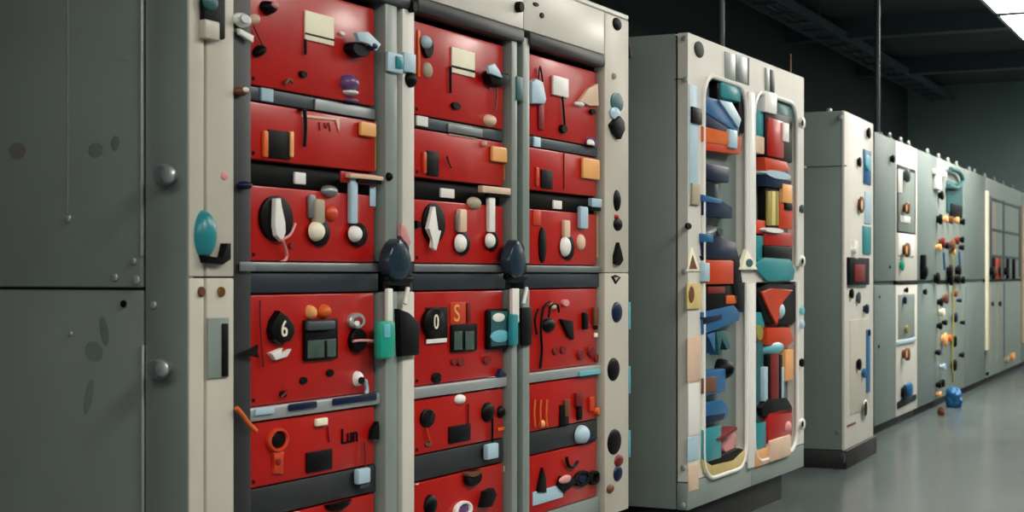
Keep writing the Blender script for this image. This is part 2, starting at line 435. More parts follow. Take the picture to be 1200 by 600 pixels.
for y in (60, ): 
    kk = c1.boxes('hinge', [((WD, .0, c1.pl.uv(737, y + 8)[1]), (WD + .03, .03, c1.pl.uv(737, y - 12)[1]))], 'black', .006)
    c1.boxes('hinge_pin', [((WD + .03, .005, c1.pl.uv(737, y + 4)[1]), (WD + .045, .025, c1.pl.uv(737, y - 2)[1]))], 'brass', .004, parent=kk)
for y in (370, 445, 520): c1.boxes('edge_clip', [((WD - .004, -.006, c1.pl.uv(737, y + 16)[1]), (WD + .006, .02, c1.pl.uv(737, y - 16)[1]))], 'cyan', .004)

# ---------------------------------------------------------------- red modules
FD = .026
LV = {1: (1.605, 1.888), 2: (1.415, 1.563), 3: (1.155, 1.349), 4: (.782, 1.068), 5: (.573, .741), 6: (.280, .489)}
RED = [(.268, .862), (1.082, P2[0] - .012), (1.838, 2.428)]
RP = Plane(A, 'front', FD)
def red(bay, row, label):
    u0, u1 = RED[bay]; v0, v1 = LV[row]
    n = Node('control_module', A, (u0, FD + .1, v0), label, 'control module', 'red control modules in the near cabinet')
    n.pl = RP; n.lim = (u0, u1, v0 + .0005 - (.078 if row == 5 else 0), 1.411 if row == 3 else v1)
    n.box('body', (u0 + .012, FD + .012, v0), (u1 - .012, FD + .3, v1 - .008), 'dark_red', .004)
    n.box('faceplate', (u0, FD, v0 + .001), (u1, FD + .012, v1), 'red', .006)
    n.boxes('corner_screw', [((u0 + .012, FD - .003, v0 + .012), (u0 + .022, FD, v0 + .022))], 'black', .002)
    return n
# --- bay 1
m = red(0, 1, 'red module with cream label and purple lamp topmost beside the grey side')
m.oval('knob', 323, 8, 8, 12, 'black', out=.03, dome=True); m.oval('knob_cap_or_glint', 325, 6, 4, 5, 'pink', out=.008, o0=.026, dome=True)  # pink dome is the black knob's highlight, put into colour
k = m.rect('label_plate', 358, 16, 392, 50, 'label_cream', out=.006); m.rect('label_line', 358, 42, 392, 44, 'black', out=.0015, o0=.006, parent=k, bev=0)
m.oval('screw', 402, 39, 3, 3, 'white', out=.006); m.oval('knob', 311, 59, 7, 9, 'black', out=.025, dome=True, tilt=.5)
m.tube('stem', [(358, 46, .006), (358, 64, .006)], .004, 'black'); m.oval('stud', 357, 87, 4, 5, 'black', out=.01)
k = m.oval('lever', 424, 58, 11, 12, 'black', out=.03); m.poly('lever_arm', [(418, 38), (432, 37), (447, 52), (441, 60), (432, 50), (422, 49)], 'pale_blue', out=.012, o0=.028, parent=k); m.oval('lever_tip', 441, 54, 5, 7, 'navy', out=.016, o0=.028, parent=k, dome=True)
k = m.oval('indicator_lamp', 418, 97, 9, 14, 'purple', out=.03, dome=True); m.oval('lamp_base', 418, 108, 7, 6, 'white', out=.026, dome=True, parent=k); m.oval('lamp_foot', 418, 118, 7, 5, 'purple', out=.02, dome=True, parent=k)
m.tube('hook', [(334, 99), (338, 93), (343, 97)], .004, 'brown')
m.tube('wire', [(297, 30), (304, 45), (312, 60)], .0025, 'dark_red')
m = red(0, 2, 'red module with black window and painted amber reflection, second down beside the grey side')
m.tube('stem', [(357, 126, .008), (358, 150, .008), (357, 172, .008)], .005, 'black'); m.oval('stud', 357, 127, 4, 4, 'black', out=.014)
k = m.rect('window', 315, 153, 341, 186, 'black', out=.006); m.rect('window_edge', 310, 153, 315, 184, 'orange', out=.01, parent=k); m.rect('window_edge', 341, 154, 345, 184, 'amber', out=.01, parent=k)
m.rect('lens', 424, 143, 442, 160, 'amber', out=.014, bev=.007); m.rect('edge_trim', 445, 143, 449, 200, 'amber', out=.006)  # amber block is the lamp's warm reflection on the red, put into colour
m.poly('name_tag', [(354, 134), (398, 139), (398, 155), (394, 141), (354, 137)], 'peach', out=.003, bev=0)
m.tube('groove', [(374, 143, .001), (375, 153, .001)], .0022, 'dark_red'); m.tube('groove', [(380, 144, .001), (382, 150, .001), (385, 144, .001), (387, 154, .001)], .0022, 'dark_red')
m = red(0, 3, 'red module with large black dial and lamps, third down beside the grey side')
k = m.oval('dial', 326, 256, 19, 27, 'black', out=.012); m.poly('dial_handle', [(324, 233), (330, 232), (333, 262), (336, 272), (332, 283), (325, 276), (323, 264)], 'white', out=.014, o0=.015, bev=.008, parent=k); m.tube('dial_tail', [(331, 281, .03), (336, 297, .012), (334, 305, .01), (326, 308, .01)], .004, 'pink', parent=k); m.tube('dial_wire', [(346, 262, .01), (340, 275, .014), (330, 281, .02)], .004, 'pink', parent=k)
k = m.oval('lamp_bezel', 377, 272, 11, 17, 'black', out=.012); m.oval('lamp_lens', 378, 271, 8, 12, 'label_cream', out=.024, o0=.011, dome=True, parent=k); m.rect('lamp_neck', 371, 233, 382, 262, 'beige', out=.022, bev=.008, parent=k); m.rect('lamp_shield', 364, 228, 371, 256, 'grey_metal', out=.014, bev=.006, parent=k)
m.oval('button', 392, 224, 9, 8, 'grey_metal', out=.02, dome=True); m.oval('pilot_light', 393, 250, 7, 10, 'orange_red', out=.016, dome=True)
k = m.oval('lamp_bezel', 422, 275, 10, 14, 'black', out=.012); m.oval('lamp_lens', 422, 274, 7, 10, 'white', out=.02, o0=.011, dome=True, parent=k); m.rect('lamp_neck', 412, 206, 420, 262, 'pale_blue', out=.016, bev=.005, parent=k)
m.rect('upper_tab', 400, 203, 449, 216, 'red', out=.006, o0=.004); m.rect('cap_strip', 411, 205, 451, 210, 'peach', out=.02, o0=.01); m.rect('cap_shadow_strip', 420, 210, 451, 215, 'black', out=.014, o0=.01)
m.rect('paper_tag', 434, 218, 444, 242, 'pale_blue', out=.004)
m.oval('stud', 343, 288, 3, 4, 'dark_red', out=.006)
m = red(0, 4, 'red module with numbered black knob and small screen, fourth down beside the grey side')
k = m.poly('number_knob', [(330, 364), (337, 371), (346, 380), (347, 391), (342, 400), (331, 404), (322, 398), (320, 386), (323, 375)], 'black', out=.022, bev=.008); m.text('numeral', '6', 333, 386, 19, 'label_cream', o0=.022, parent=k, wx=1.0)
m.poly('white_lever', [(318, 414), (332, 408), (328, 417), (342, 409), (337, 418), (324, 422)], 'white', out=.014)
k = m.rect('screen_housing', 358, 374, 397, 422, 'black', out=.012, bev=.008); m.rect('screen', 361, 398, 394, 419, 'screen', out=.003, o0=.012, parent=k); m.rect('screen_hood', 362, 376, 394, 387, 'slate', out=.014, o0=.01, bev=.006, parent=k); m.rect('screen_divider', 381, 399, 384, 419, 'black', out=.004, o0=.013, parent=k)
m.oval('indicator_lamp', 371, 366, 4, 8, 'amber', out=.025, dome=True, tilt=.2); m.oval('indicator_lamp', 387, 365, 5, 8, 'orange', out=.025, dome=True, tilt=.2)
k = m.oval('key_switch', 420, 376, 9, 9, 'silver', out=.014); m.oval('key_slot', 421, 376, 5, 5, 'dark_red', out=.004, o0=.013, parent=k); m.oval('key_core', 419, 379, 3, 3, 'white', out=.004, o0=.016, parent=k)
k = m.oval('button', 422, 399, 9, 14, 'black', out=.016); m.tube('button_pin', [(414, 400, .02), (425, 399, .022), (446, 400, .02)], .004, 'pink', parent=k)
for x, y in ((357, 446), (388, 437), (333, 462)): m.oval('stud', x, y, 4, 4, 'black', out=.006)
k = m.oval('toggle', 425, 444, 5, 8, 'white', out=.02, dome=True); m.oval('toggle_eye', 425, 446, 3, 4, 'black', out=.006, o0=.018, parent=k); m.tube('toggle_arm', [(428, 445, .012), (430, 458, .012), (427, 470, .012), (444, 472, .012)], .006, 'pale_blue', parent=k)
m.tube('hook', [(329, 466), (334, 461), (338, 456)], .003, 'dark_red'); m.tube('hook', [(305, 352), (305, 380), (309, 430)], .0025, 'dark_red')
m = red(0, 5, 'red module with round socket, key and black lettering, fifth down beside the grey side')
k = m.oval('socket_ring', 328, 516, 12, 13, 'orange_red', out=.012, ring=.74); m.oval('socket', 328, 515, 8, 9, 'black', out=.006, parent=k); m.poly('key_plate', [(320, 530), (334, 529), (331, 540), (333, 556), (321, 555), (323, 541)], 'orange_red', out=.008, bev=.003, parent=k); m.oval('key_hole', 327, 541, 3, 4, 'dark_red', out=.003, o0=.008, parent=k)
m.rect('button', 372, 490, 385, 499, 'label_cream', out=.012, bev=.004); m.rect('screen', 360, 528, 390, 552, 'black', out=.006)
m.tube('groove', [(384, 500, .003), (386, 518, .003)], .0022, 'dark_red')
m.text('lettering', 'Lun', 409, 511, 18, 'black', out=.004, wx=.95)
m.poly('pull_tab', [(437, 515), (438, 503), (444, 494), (449, 503), (449, 514)], 'black', out=.016)
m.tube('wire', [(427, 518, .008), (428, 532, .01), (428, 550, .01)], .0025, 'dark_red'); k = m.rect('plug', 421, 549, 435, 567, 'pale_blue', out=.02, bev=.006, o0=.002); m.rect('plug_foot', 423, 566, 433, 572, 'slate', out=.012, parent=k, o0=.002)
m = red(0, 6, 'red module cut by the bottom edge, lowest beside the grey side')
m.oval('knob', 404, 588, 15, 8, 'black', out=.025, dome=True); m.rect('button', 340, 596, 352, 610, 'label_cream', out=.01)
# --- bay 2
m = red(1, 1, 'red module with cream label and silver oval lamp, topmost in the middle bay')
m.rect('edge_trim', 490, 35, 493, 90, 'orange', out=.006)
k = m.oval('lamp_bezel', 503, 55, 6, 14, 'black', out=.012); m.oval('lamp_lens', 505, 49, 5, 10, 'pale_blue', out=.02, o0=.01, dome=True, parent=k)
m.oval('pilot_light', 505, 82, 5, 11, 'beige', out=.014, dome=True, tilt=.15)
k = m.rect('label_plate', 530, 58, 557, 88, 'label_cream', out=.006); m.rect('label_line', 530, 79.5, 557, 82, 'black', out=.0015, o0=.006, parent=k, bev=0)
m.tube('stem', [(528, 78, .006), (528, 109, .006)], .004, 'black'); m.oval('stud', 536, 124, 5, 5, 'black', out=.01)
k = m.poly('lever', [(574, 88), (580, 82), (588, 88), (597, 86), (598, 98), (588, 101), (577, 98)], 'black', out=.03, bev=.008); m.poly('lever_arm', [(572, 78), (580, 74), (585, 82), (590, 92), (583, 89), (574, 86)], 'pale_blue', out=.01, o0=.028, parent=k)
m.tube('wire', [(582, 100, .01), (582, 118, .01), (580, 130, .01)], .003, 'brown'); m.oval('indicator_lamp', 580, 141, 6, 9, 'peach', out=.024, dome=True)
m = red(1, 2, 'red module with black slot and painted amber reflection, second down in the middle bay')
k = m.rect('window', 501, 177, 515, 206, 'black', out=.006); m.rect('window_edge', 497, 178, 500.5, 203, 'orange_red', out=.01, parent=k)
m.rect('lens', 578, 172, 597, 190, 'amber', out=.014, bev=.007); m.oval('button', 570, 168, 3, 5, 'pink', out=.012, dome=True)  # amber block paints the warm reflection on the red face
m.tube('hook', [(524, 183), (526, 190), (529, 196)], .004, 'dark_red'); m.rect('edge_trim', 595, 172, 600, 212, 'amber', out=.006)
m.poly('name_tag', [(526, 152), (558, 156), (560, 163), (526, 158)], 'beige', out=.003, bev=0)
m = red(1, 3, 'red module with black dial and two white lamps, third down in the middle bay')
k = m.oval('dial', 510, 262, 13, 24, 'black', out=.01); m.poly('dial_handle', [(508, 242), (511, 242), (513, 272), (518, 270), (512, 294), (507, 290), (508, 280), (502, 268)], 'white', out=.012, o0=.013, bev=.006, parent=k)
k = m.oval('lamp_bezel', 544, 285, 8, 14, 'black', out=.01); m.oval('lamp_lens', 545, 285, 6, 11, 'white', out=.02, o0=.009, dome=True, parent=k); m.rect('lamp_neck', 540, 245, 548, 272, 'peach', out=.02, bev=.006, parent=k); m.rect('lamp_shield', 536, 250, 540, 270, 'grey_metal', out=.012, parent=k)
k = m.oval('lamp_bezel', 579, 283, 6, 11, 'black', out=.01); m.oval('lamp_lens', 579, 282, 5, 9, 'white', out=.018, o0=.009, dome=True, parent=k); m.rect('lamp_neck', 574, 231, 581, 272, 'white', out=.016, bev=.005, parent=k)
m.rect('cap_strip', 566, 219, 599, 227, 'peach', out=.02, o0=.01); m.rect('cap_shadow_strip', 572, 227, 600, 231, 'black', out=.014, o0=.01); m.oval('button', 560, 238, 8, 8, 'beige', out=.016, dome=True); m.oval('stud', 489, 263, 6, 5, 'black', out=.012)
m = red(1, 4, 'red module with zero dial and teal glazed meter, fourth down in the middle bay')
k = m.rect('number_plate', 500, 360, 525, 402, 'black', out=.005); m.rect('plate_edge', 500, 397, 524, 402, 'white', out=.003, o0=.005, parent=k); m.oval('number_knob', 511, 378, 12, 17, 'black', out=.016, o0=.004, parent=k); m.text('numeral', '0', 511, 378, 17, 'label_cream', o0=.02, parent=k, wx=1.)
k = m.rect('letter_plate', 528, 354, 546, 380, 'orange_red', out=.004); m.text('numeral', 'S', 535, 368, 20, 'amber', o0=.004, parent=k, wx=1.2)
m.rect('rib', 548, 355, 552, 378, 'dark_red', out=.006)
k = m.rect('screen_housing', 530, 380, 560, 412, 'black', out=.01, bev=.006); m.rect('screen', 533, 388, 542, 410, 'screen', out=.004, o0=.01, parent=k); m.rect('screen', 546, 388, 556, 410, 'screen', out=.004, o0=.01, parent=k)
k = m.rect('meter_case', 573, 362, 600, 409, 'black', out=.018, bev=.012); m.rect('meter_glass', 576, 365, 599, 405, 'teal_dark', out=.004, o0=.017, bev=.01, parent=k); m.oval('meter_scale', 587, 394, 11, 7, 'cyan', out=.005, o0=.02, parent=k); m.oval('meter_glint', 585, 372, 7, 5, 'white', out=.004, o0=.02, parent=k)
for x, y, w in ((533, 424, 3), (541, 424, 4), (572, 422, 4), (513, 443, 5)): m.oval('stud', x, y, w, w * 1.2, 'dark_red' if w < 5 else 'black', out=.008)
m.poly('fin', [(584, 452), (588, 432), (597, 448)], 'navy', out=.014); m.poly('fin', [(575, 452), (576, 442), (582, 452)], 'white', out=.012)
m = red(1, 5, 'red module with black square and round socket, fifth down in the middle bay')
m.oval('socket', 503, 490, 8, 10, 'black', out=.01); m.tube('hook', [(500, 502), (502, 512), (504, 518)], .004, 'orange_red'); m.oval('stud', 503, 520, 4, 3, 'brown', out=.006)
m.rect('screen', 527, 498, 552, 518, 'black', out=.006); m.tube('groove', [(549, 473, .004), (549, 500, .004)], .003, 'dark_red'); m.oval('button', 543, 468, 6, 5, 'white', out=.014, dome=True)
m.oval('knob', 577, 483, 7, 10, 'black', out=.02, dome=True); m.oval('knob', 591, 483, 4, 6, 'black', out=.016, dome=True); m.tube('stem', [(577, 490, .006), (577, 518, .006)], .004, 'black')
m.rect('amber_strip', 584, 500, 600, 504, 'orange', out=.004); m.rect('plug', 572, 520, 585, 538, 'pale_blue', out=.02, o0=.002, bev=.006)
m = red(1, 6, 'red module with white ring and black knobs, lowest in the middle bay')
m.oval('socket', 557, 560, 9, 8, 'black', out=.016); m.oval('socket_lid', 557, 553, 9, 4, 'brown', out=.02); m.oval('knob', 510, 592, 7, 10, 'black', out=.02, dome=True); m.poly('knob_wing', [(566, 595), (570, 576), (579, 572), (583, 580), (577, 594)], 'black', out=.02)
m.oval('ring', 545, 598, 10, 9, 'white', out=.014, ring=.7); m.oval('ring_core', 545, 598, 7, 6, 'purple', out=.006)
m.oval('screw', 489, 565, 3, 3, 'white', out=.005); m.oval('screw', 597, 548, 3, 3, 'white', out=.005)
# --- bay 3
m = red(2, 1, 'red module with white tag and hanging cloth, topmost by the pale end column')
k = m.poly('cloth_tag', [(624, 96), (630, 92), (637, 96), (641, 116), (639, 122), (624, 121)], 'pale_blue', out=.02, bev=.006); m.rect('tag_stem', 632, 120, 638, 152, 'dark_red', out=.008, parent=k); m.tube('tag_cord', [(631, 94, .012), (633, 78, .01), (636, 96, .012)], .003, 'black', parent=k)
k = m.rect('white_tag', 649, 90, 667, 113, 'white', out=.012, bev=.005); m.tube('tag_stem', [(659, 113, .008), (661, 135, .008), (662, 150, .008)], .004, 'black', parent=k); m.oval('tag_drop', 662, 151, 3.5, 6, 'black', out=.014, parent=k)
k = m.poly('fan_tag', [(680, 118), (690, 104), (701, 98), (702, 124), (692, 124)], 'peach', out=.012); m.oval('fan_hub', 683, 122, 5, 5, 'white', out=.018, parent=k, dome=True); m.oval('fan_pin', 696, 131, 3, 4, 'black', out=.01, parent=k)
k = m.oval('lamp_bezel', 695, 168, 6, 8, 'purple', out=.012); m.oval('lamp_lens', 695, 168, 4, 6, 'white', out=.012, o0=.01, dome=True, parent=k)
m = red(2, 2, 'red module with narrow slot and painted amber reflection, second down by the pale end column')
m.rect('window', 635, 199, 648, 221, 'black', out=.006); m.rect('lens', 684, 186, 705, 210, 'amber', out=.014, bev=.01); m.tube('groove', [(661, 178, .002), (661, 222, .002)], .002, 'dark_red'); m.rect('window_edge', 629, 196, 632, 218, 'orange_red', out=.008)  # amber block again stands for a reflection, painted on the red
m = red(2, 3, 'red module with white lamp and black slit, third down by the pale end column')
m.oval('slit', 637, 287, 4, 21, 'black', out=.008); k = m.oval('lamp_bezel', 667, 290, 7, 15, 'black', out=.008); m.oval('lamp_lens', 667, 289, 5.5, 12, 'white', out=.018, o0=.007, dome=True, parent=k); m.rect('lamp_neck', 662, 258, 669, 278, 'peach', out=.016, bev=.005, parent=k)
m.rect('lamp_neck', 681, 242, 690, 268, 'pale_blue', out=.018, bev=.006); m.oval('pilot_light', 685, 284, 4, 10, 'peach', out=.018, dome=True)
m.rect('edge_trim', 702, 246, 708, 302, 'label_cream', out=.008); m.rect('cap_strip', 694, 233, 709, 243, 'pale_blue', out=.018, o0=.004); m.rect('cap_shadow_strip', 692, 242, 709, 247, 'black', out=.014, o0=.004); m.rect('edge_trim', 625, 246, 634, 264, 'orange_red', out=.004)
m = red(2, 4, 'red module with black hooks and bars, fourth down by the pale end column')
m.tube('long_hook', [(644, 354), (637, 362), (634, 385), (635, 410), (633, 432)], .005, 'black'); m.tube('long_hook', [(631, 362), (627, 375), (629, 392)], .004, 'black')
k = m.oval('knob', 648, 381, 7, 8, 'black', out=.02, dome=True); m.oval('knob_cap_or_glint', 651, 359, 3.5, 4, 'peach', out=.012, dome=True); m.tube('knob_hook', [(643, 372), (646, 358), (653, 357), (655, 366)], .004, 'black')  # peach dome is a highlight painted as a small solid
m.poly('vee_plate', [(658, 374), (672, 376), (673, 398), (667, 394)], 'black', out=.012); m.oval('knob_cap_or_glint', 664, 355, 4, 4, 'pink', out=.01)
m.rect('bar', 685, 366, 690, 386, 'black', out=.012); m.rect('bar', 697, 360, 702, 380, 'brown', out=.012)
for y in (372, 381, 390): m.rect('stripe', 697, y, 707, y + 5, 'label_cream' if y != 381 else 'black', out=.006)
for x, y, r in ((652, 411, 3), (661, 410, 3), (682, 416, 4), (694, 412, 4), (701, 420, 3)): m.oval('stud', x, y, r, r * 1.5, 'dark_red', out=.008)
m = red(2, 5, 'red module with orange bars and small slots, fifth down by the pale end column')
for x in (627, 634, 641): m.tube('bar', [(x, 468, .008), (x - 1, 484, .008), (x, 500, .008)], .004, 'orange')
m.oval('pilot_light', 638, 497, 3, 4, 'amber', out=.012, dome=True); m.rect('slot', 657, 474, 667, 498, 'black', out=.006); m.rect('slot', 663, 468, 668, 488, 'brown', out=.01)
k = m.rect('bar', 676, 460, 684, 476, 'dark_red', out=.012); m.rect('bar_end', 678, 474, 683, 492, 'black', out=.01, parent=k); m.rect('slot', 692, 465, 697, 482, 'orange_red', out=.008)
m.oval('orange_tag', 704, 482, 4, 4, 'orange', out=.014)
k = m.oval('plug', 689, 510, 7, 9, 'pale_blue', out=.03, dome=True, o0=.0); m.oval('plug_base', 690, 514, 10, 5, 'navy', out=.014, parent=k)
m = red(2, 6, 'red module with oval rings and pale blue tag, lowest by the pale end column')
m.poly('arrow_plate', [(631, 577), (637, 548), (640, 560), (641, 577)], 'black', out=.012); m.rect('paper_tag', 625, 572, 660, 588, 'pale_blue', out=.006)
k = m.poly('toggle', [(654, 570), (658, 558), (672, 558), (676, 566), (668, 572), (662, 578)], 'black', out=.012); m.oval('toggle_cap', 665, 562, 7, 4, 'pink', out=.01, o0=.011, parent=k, dome=True)
m.oval('ring', 684, 561, 9, 8, 'black', out=.014, ring=.6); m.oval('ring_core', 684, 561, 5, 4, 'navy', out=.008); m.oval('ring', 698, 560, 6, 7, 'black', out=.014, ring=.55); m.tube('hook', [(664, 536), (666, 545), (672, 547), (677, 541)], .006, 'black')
# tags clipped on the shelf fronts of the near cabinet
for x0, y0, x1, y1, d, mm in ((307, 98, 321, 119, .03, 'pale_blue'), (346, 202, 359, 216, .045, 'white'), (489, 132, 502, 148, .03, 'white'), (517, 221, 533, 232, .045, 'white'),
                              (626, 160, 634, 173, .03, 'pale_blue'), (649, 235, 659, 245, .045, 'white'), (370, 122, 440, 136, .03, 'grey_metal'), (526, 148, 566, 158, .03, 'grey_metal'),
                              (300, 478, 322, 486, .016, 'pale_blue'), (392, 464, 442, 472, .016, 'navy'), (340, 472, 372, 480, .016, 'navy'), (680, 434, 704, 445, .016, 'cyan')):
    vm = Plane(A, 'front', d).uv(x0, (y0 + y1) / 2)[1]
    zz = min(SH, key=lambda q: abs((q[0] + q[1]) / 2 - vm))
    c1.lim = (0, WD, zz[0] + .001, zz[1] - .001)
    c1.rect('shelf_tag', x0, y0, x1, y1, mm, out=.008, pl=Plane(A, 'front', d), bev=.003)

c1.lim = None
# ================================================================== CABINET 2: coloured parts in two open bays
B = Face(.738, 6.46, 1530)
c2 = Node('control_cabinet', B, (0, 0, 0), 'pale cabinet with blue and red parts in two rounded open bays', 'cabinet', 'row of control cabinets')
WB, DB, TB, BB = 1.68, .95, 2.137, .13
c2.box('plinth', (.05, .03, 0), (1.40, DB - .05, BB - .002), 'plinth_black', .004); c2.box('plinth_step', (1.402, .12, 0), (1.50, DB - .08, .05), 'plinth_black')
c2.box('body', (0, .055, BB), (WB, DB, TB), 'side_paint', .006)
c2.box('back_panel', (.02, .046, BB + .01), (WB - .02, .0545, TB - .02), 'grey_paint', 0)
# front skin: frame round the two rounded windows, built from px outlines
pl2 = c2.pl
def win(x0, y0, x1, y1): 
    a0, a1 = pl2.uv(x0, 300)[0], pl2.uv(x1, 300)[0]; return a0, a1
W = [(.175, .745), (.855, 1.545)]
VZ = [(.235, 1.085), (1.165, 1.985)]
def rounded(a0, a1, z0, z1, r, n=6, which=(1, 1, 1, 1)):
    pts = []
    for i, (cx, cz, s) in enumerate(((a1 - r, z1 - r, 0), (a0 + r, z1 - r, PI / 2), (a0 + r, z0 + r, PI), (a1 - r, z0 + r, 1.5 * PI))):
        if which[i]: pts += [(cx + r * math.cos(s + k * PI / 2 / n), cz + r * math.sin(s + k * PI / 2 / n)) for k in range(n + 1)]
        else: pts += [((a1, z1), (a0, z1), (a0, z0), (a1, z0))[i]]
    return pts
def frame_plate(name, outer, holes, y0, y1, m):
    bm = bmesh.new()
    loops = []
    for pts in [outer] + holes:
        vs = [bm.verts.new((a, y0, z)) for a, z in pts]
        loops += [bm.edges.new((vs[k], vs[(k + 1) % len(vs)])) for k in range(len(vs))]
    bmesh.ops.triangle_fill(bm, use_beauty=True, use_dissolve=False, edges=loops)
    ext = bmesh.ops.extrude_face_region(bm, geom=list(bm.faces))
    bmesh.ops.translate(bm, verts=[v for v in ext['geom'] if isinstance(v, bmesh.types.BMVert)], vec=(0, y1 - y0, 0))
    return c2.put(name, bm, m, smooth=False)
holes = [rounded(a0, a1, z0, z1, .12, which=((1, 1, 0, 0) if z0 > 1 else (0, 0, 1, 1))) for a0, a1 in W for z0, z1 in VZ]
frame_plate('front_frame', [(0, BB + .12), (WB, BB + .12), (WB, TB), (0, TB)], holes, 0, .045, 'pale_paint')
c2.box('front_sill', (0, .0, BB), (WB / 2 - .003, .05, BB + .115), 'post_paint'); c2.box('front_sill', (WB / 2 + .003, .0, BB), (WB, .05, BB + .115), 'post_paint')
c2.box('mullion', (.765, -.014, .22), (.845, 0, 1.08), 'white', .006); c2.box('mullion', (.765, -.014, 1.17), (.845, 0, 1.97), 'white', .006)
SB = Plane(B, 'side')
for x, y in ((802, 45), (803, 93), (802, 318), (801, 548), (800, 592)): c2.knob('screw', x, y, .012, .008, 'silver', pl=SB)
c2.rect('side_seam', 790, 92, 804, 93, 'charcoal', out=.001, pl=SB, bev=0)
c2.oval('header_hole', 820, 58, 5.5, 10, 'black', out=.004)
c2.rect('header_plate', 850, 62, 862, 93, 'post_paint', out=.004); c2.rect('header_plate', 863, 66, 876, 97, 'grey_metal', out=.004); c2.rect('header_seam', 876.5, 68, 878, 100, 'charcoal', out=.002, bev=0)
c2.rect('header_slot', 903, 82, 908, 108, 'charcoal', out=.004); c2.rect('header_plate', 897, 80, 902, 108, 'post_paint', out=.004)
c2.rect('edge_strip', 808, 100, 818, 230, 'pale_blue', out=.003); c2.rect('clip', 812, 126, 823, 145, 'black', out=.014); c2.rect('tag_box', 812, 215, 821, 240, 'beige', out=.014)
c2.oval('stud', 808, 265, 3, 4, 'black', out=.01)
c2.poly('warning_triangle', [(812, 290), (821, 318), (806, 318)], 'label_cream', out=.006); c2.poly('triangle_core', [(812, 299), (817, 315), (808, 315)], 'brown', out=.008, bev=0)
c2.poly('warning_triangle', [(876, 292), (888, 316), (868, 316)], 'label_cream', out=.02); c2.oval('triangle_core', 879, 308, 4, 5, 'teal_dark', out=.024)
c2.rect('yellow_box', 806, 332, 822, 362, 'yellow', out=.01); c2.oval('box_eye', 811, 345, 3, 10, 'brown', out=.014)
c2.rect('paper_strip', 806, 395, 821, 447, 'peach', out=.004); c2.rect('paper_strip', 807, 450, 820, 510, 'white', out=.003); c2.rect('paper_strip', 806, 512, 819, 540, 'pale_blue', out=.003); c2.rect('paper_strip', 807, 545, 819, 575, 'peach', out=.003)
for y in (144, 306, 497):
    k = c2.knob('hinge_knob', 939, y, .03, .03, 'white'); c2.knob('hinge_core', 940.5, y, .015, .006, 'black', parent=k, o0=.03)
for y, mm in ((245, 'slate'), (364, 'cyan'), (380, 'pale_blue'), (425, 'black')): c2.knob('edge_stud', 939, y, .022, .025, mm)
for hl in holes:
    P = [(a, -.004, z) for a, z in hl]; P = [P[-1]] + P[:-1] if hl[-1][1] > 1.1 else P[1:] + P[:1]
    bm = bmesh.new(); bm_tube(bm, P, .011, 8); c2.put('window_rim', bm, 'white')
# parts fitted in the bays (mounted on the grey back panel)
W2 = Plane(B, 'front', .045)
def p2(kind, name, *a, out=.05, **k):
    return getattr(c2, kind)(name, *a, out=out, pl=W2, **k)
p2('rect', 'breaker_block', 846, 95, 869, 117, 'teal', bev=.01); p2('rect', 'breaker_side', 841, 96, 847, 122, 'black', out=.04)
p2('poly', 'blue_duct', [(824, 112), (846, 118), (866, 146), (866, 156), (824, 130)], 'blue', out=.05); p2('poly', 'navy_duct', [(824, 130), (864, 152), (866, 164), (824, 150)], 'navy', out=.045)
p2('poly', 'pale_cover', [(843, 117), (858, 120), (869, 140), (866, 150)], 'pale_blue', out=.06); p2('rect', 'black_side', 866, 112, 873, 155, 'black', out=.04)
p2('poly', 'orange_tray', [(824, 148), (858, 156), (870, 162), (868, 172), (824, 166)], 'orange', out=.055); p2('poly', 'red_tray', [(824, 166), (868, 171), (866, 181), (826, 176)], 'orange_red', out=.05); p2('rect', 'white_tag', 856, 152, 865, 174, 'pale_blue', out=.065, bev=.008)
p2('rect', 'navy_bar', 824, 193, 855, 212, 'navy', out=.05, bev=.008)
p2('rect', 'peg', 838, 216, 842, 236, 'slate', out=.05); p2('poly', 'navy_tray', [(824, 231), (842, 233), (858, 242), (858, 256), (824, 252)], 'navy', out=.055); p2('poly', 'blue_lip', [(824, 228), (846, 234), (846, 239), (824, 236)], 'blue', out=.06)
p2('poly', 'blue_shelf', [(822, 274), (836, 276), (862, 285), (866, 302), (824, 300)], 'navy', out=.055); k = p2('oval', 'gauge', 845, 274, 7, 11, 'grey_metal', out=.06, dome=True); p2('oval', 'gauge_cap', 845, 272, 3, 5, 'screen', out=.01, o0=.055, parent=k)
p2('rect', 'blue_duct', 823, 274, 836, 284, 'blue', out=.06)
c2.rect('red_block', 829, 305, 860, 333, 'orange_red', out=.02, bev=.006); c2.rect('block_tag', 826, 308, 832, 330, 'pale_blue', out=.024)
c2.poly('black_bracket', [(822, 300), (866, 300), (870, 330), (872, 366), (864, 366), (858, 330), (860, 304), (824, 305)], 'black', out=.01)
p2('rect', 'black_housing', 824, 334, 872, 364, 'black', out=.05); p2('rect', 'orange_label', 852, 346, 864, 356, 'orange', out=.055); p2('rect', 'brown_core', 830, 336, 850, 344, 'dark_red', out=.054)
p2('poly', 'blue_tray', [(823, 366), (860, 358), (868, 366), (866, 376), (824, 392)], 'blue', out=.055); p2('poly', 'navy_tray', [(824, 372), (846, 368), (846, 374), (826, 380)], 'navy', out=.06)
p2('poly', 'vee_bracket', [(828, 392), (838, 389), (838, 414), (833, 400)], 'blue', out=.045); p2('poly', 'vee_bracket', [(840, 389), (850, 387), (857, 408), (852, 410), (846, 396), (843, 416)], 'teal_dark', out=.045)
p2('rect', 'blue_box', 824, 434, 851, 462, 'blue', out=.05, bev=.008); p2('rect', 'box_window', 824, 442, 840, 460, 'brown', out=.055); p2('oval', 'black_knob', 860, 433, 5.5, 9, 'black', out=.07, dome=True)
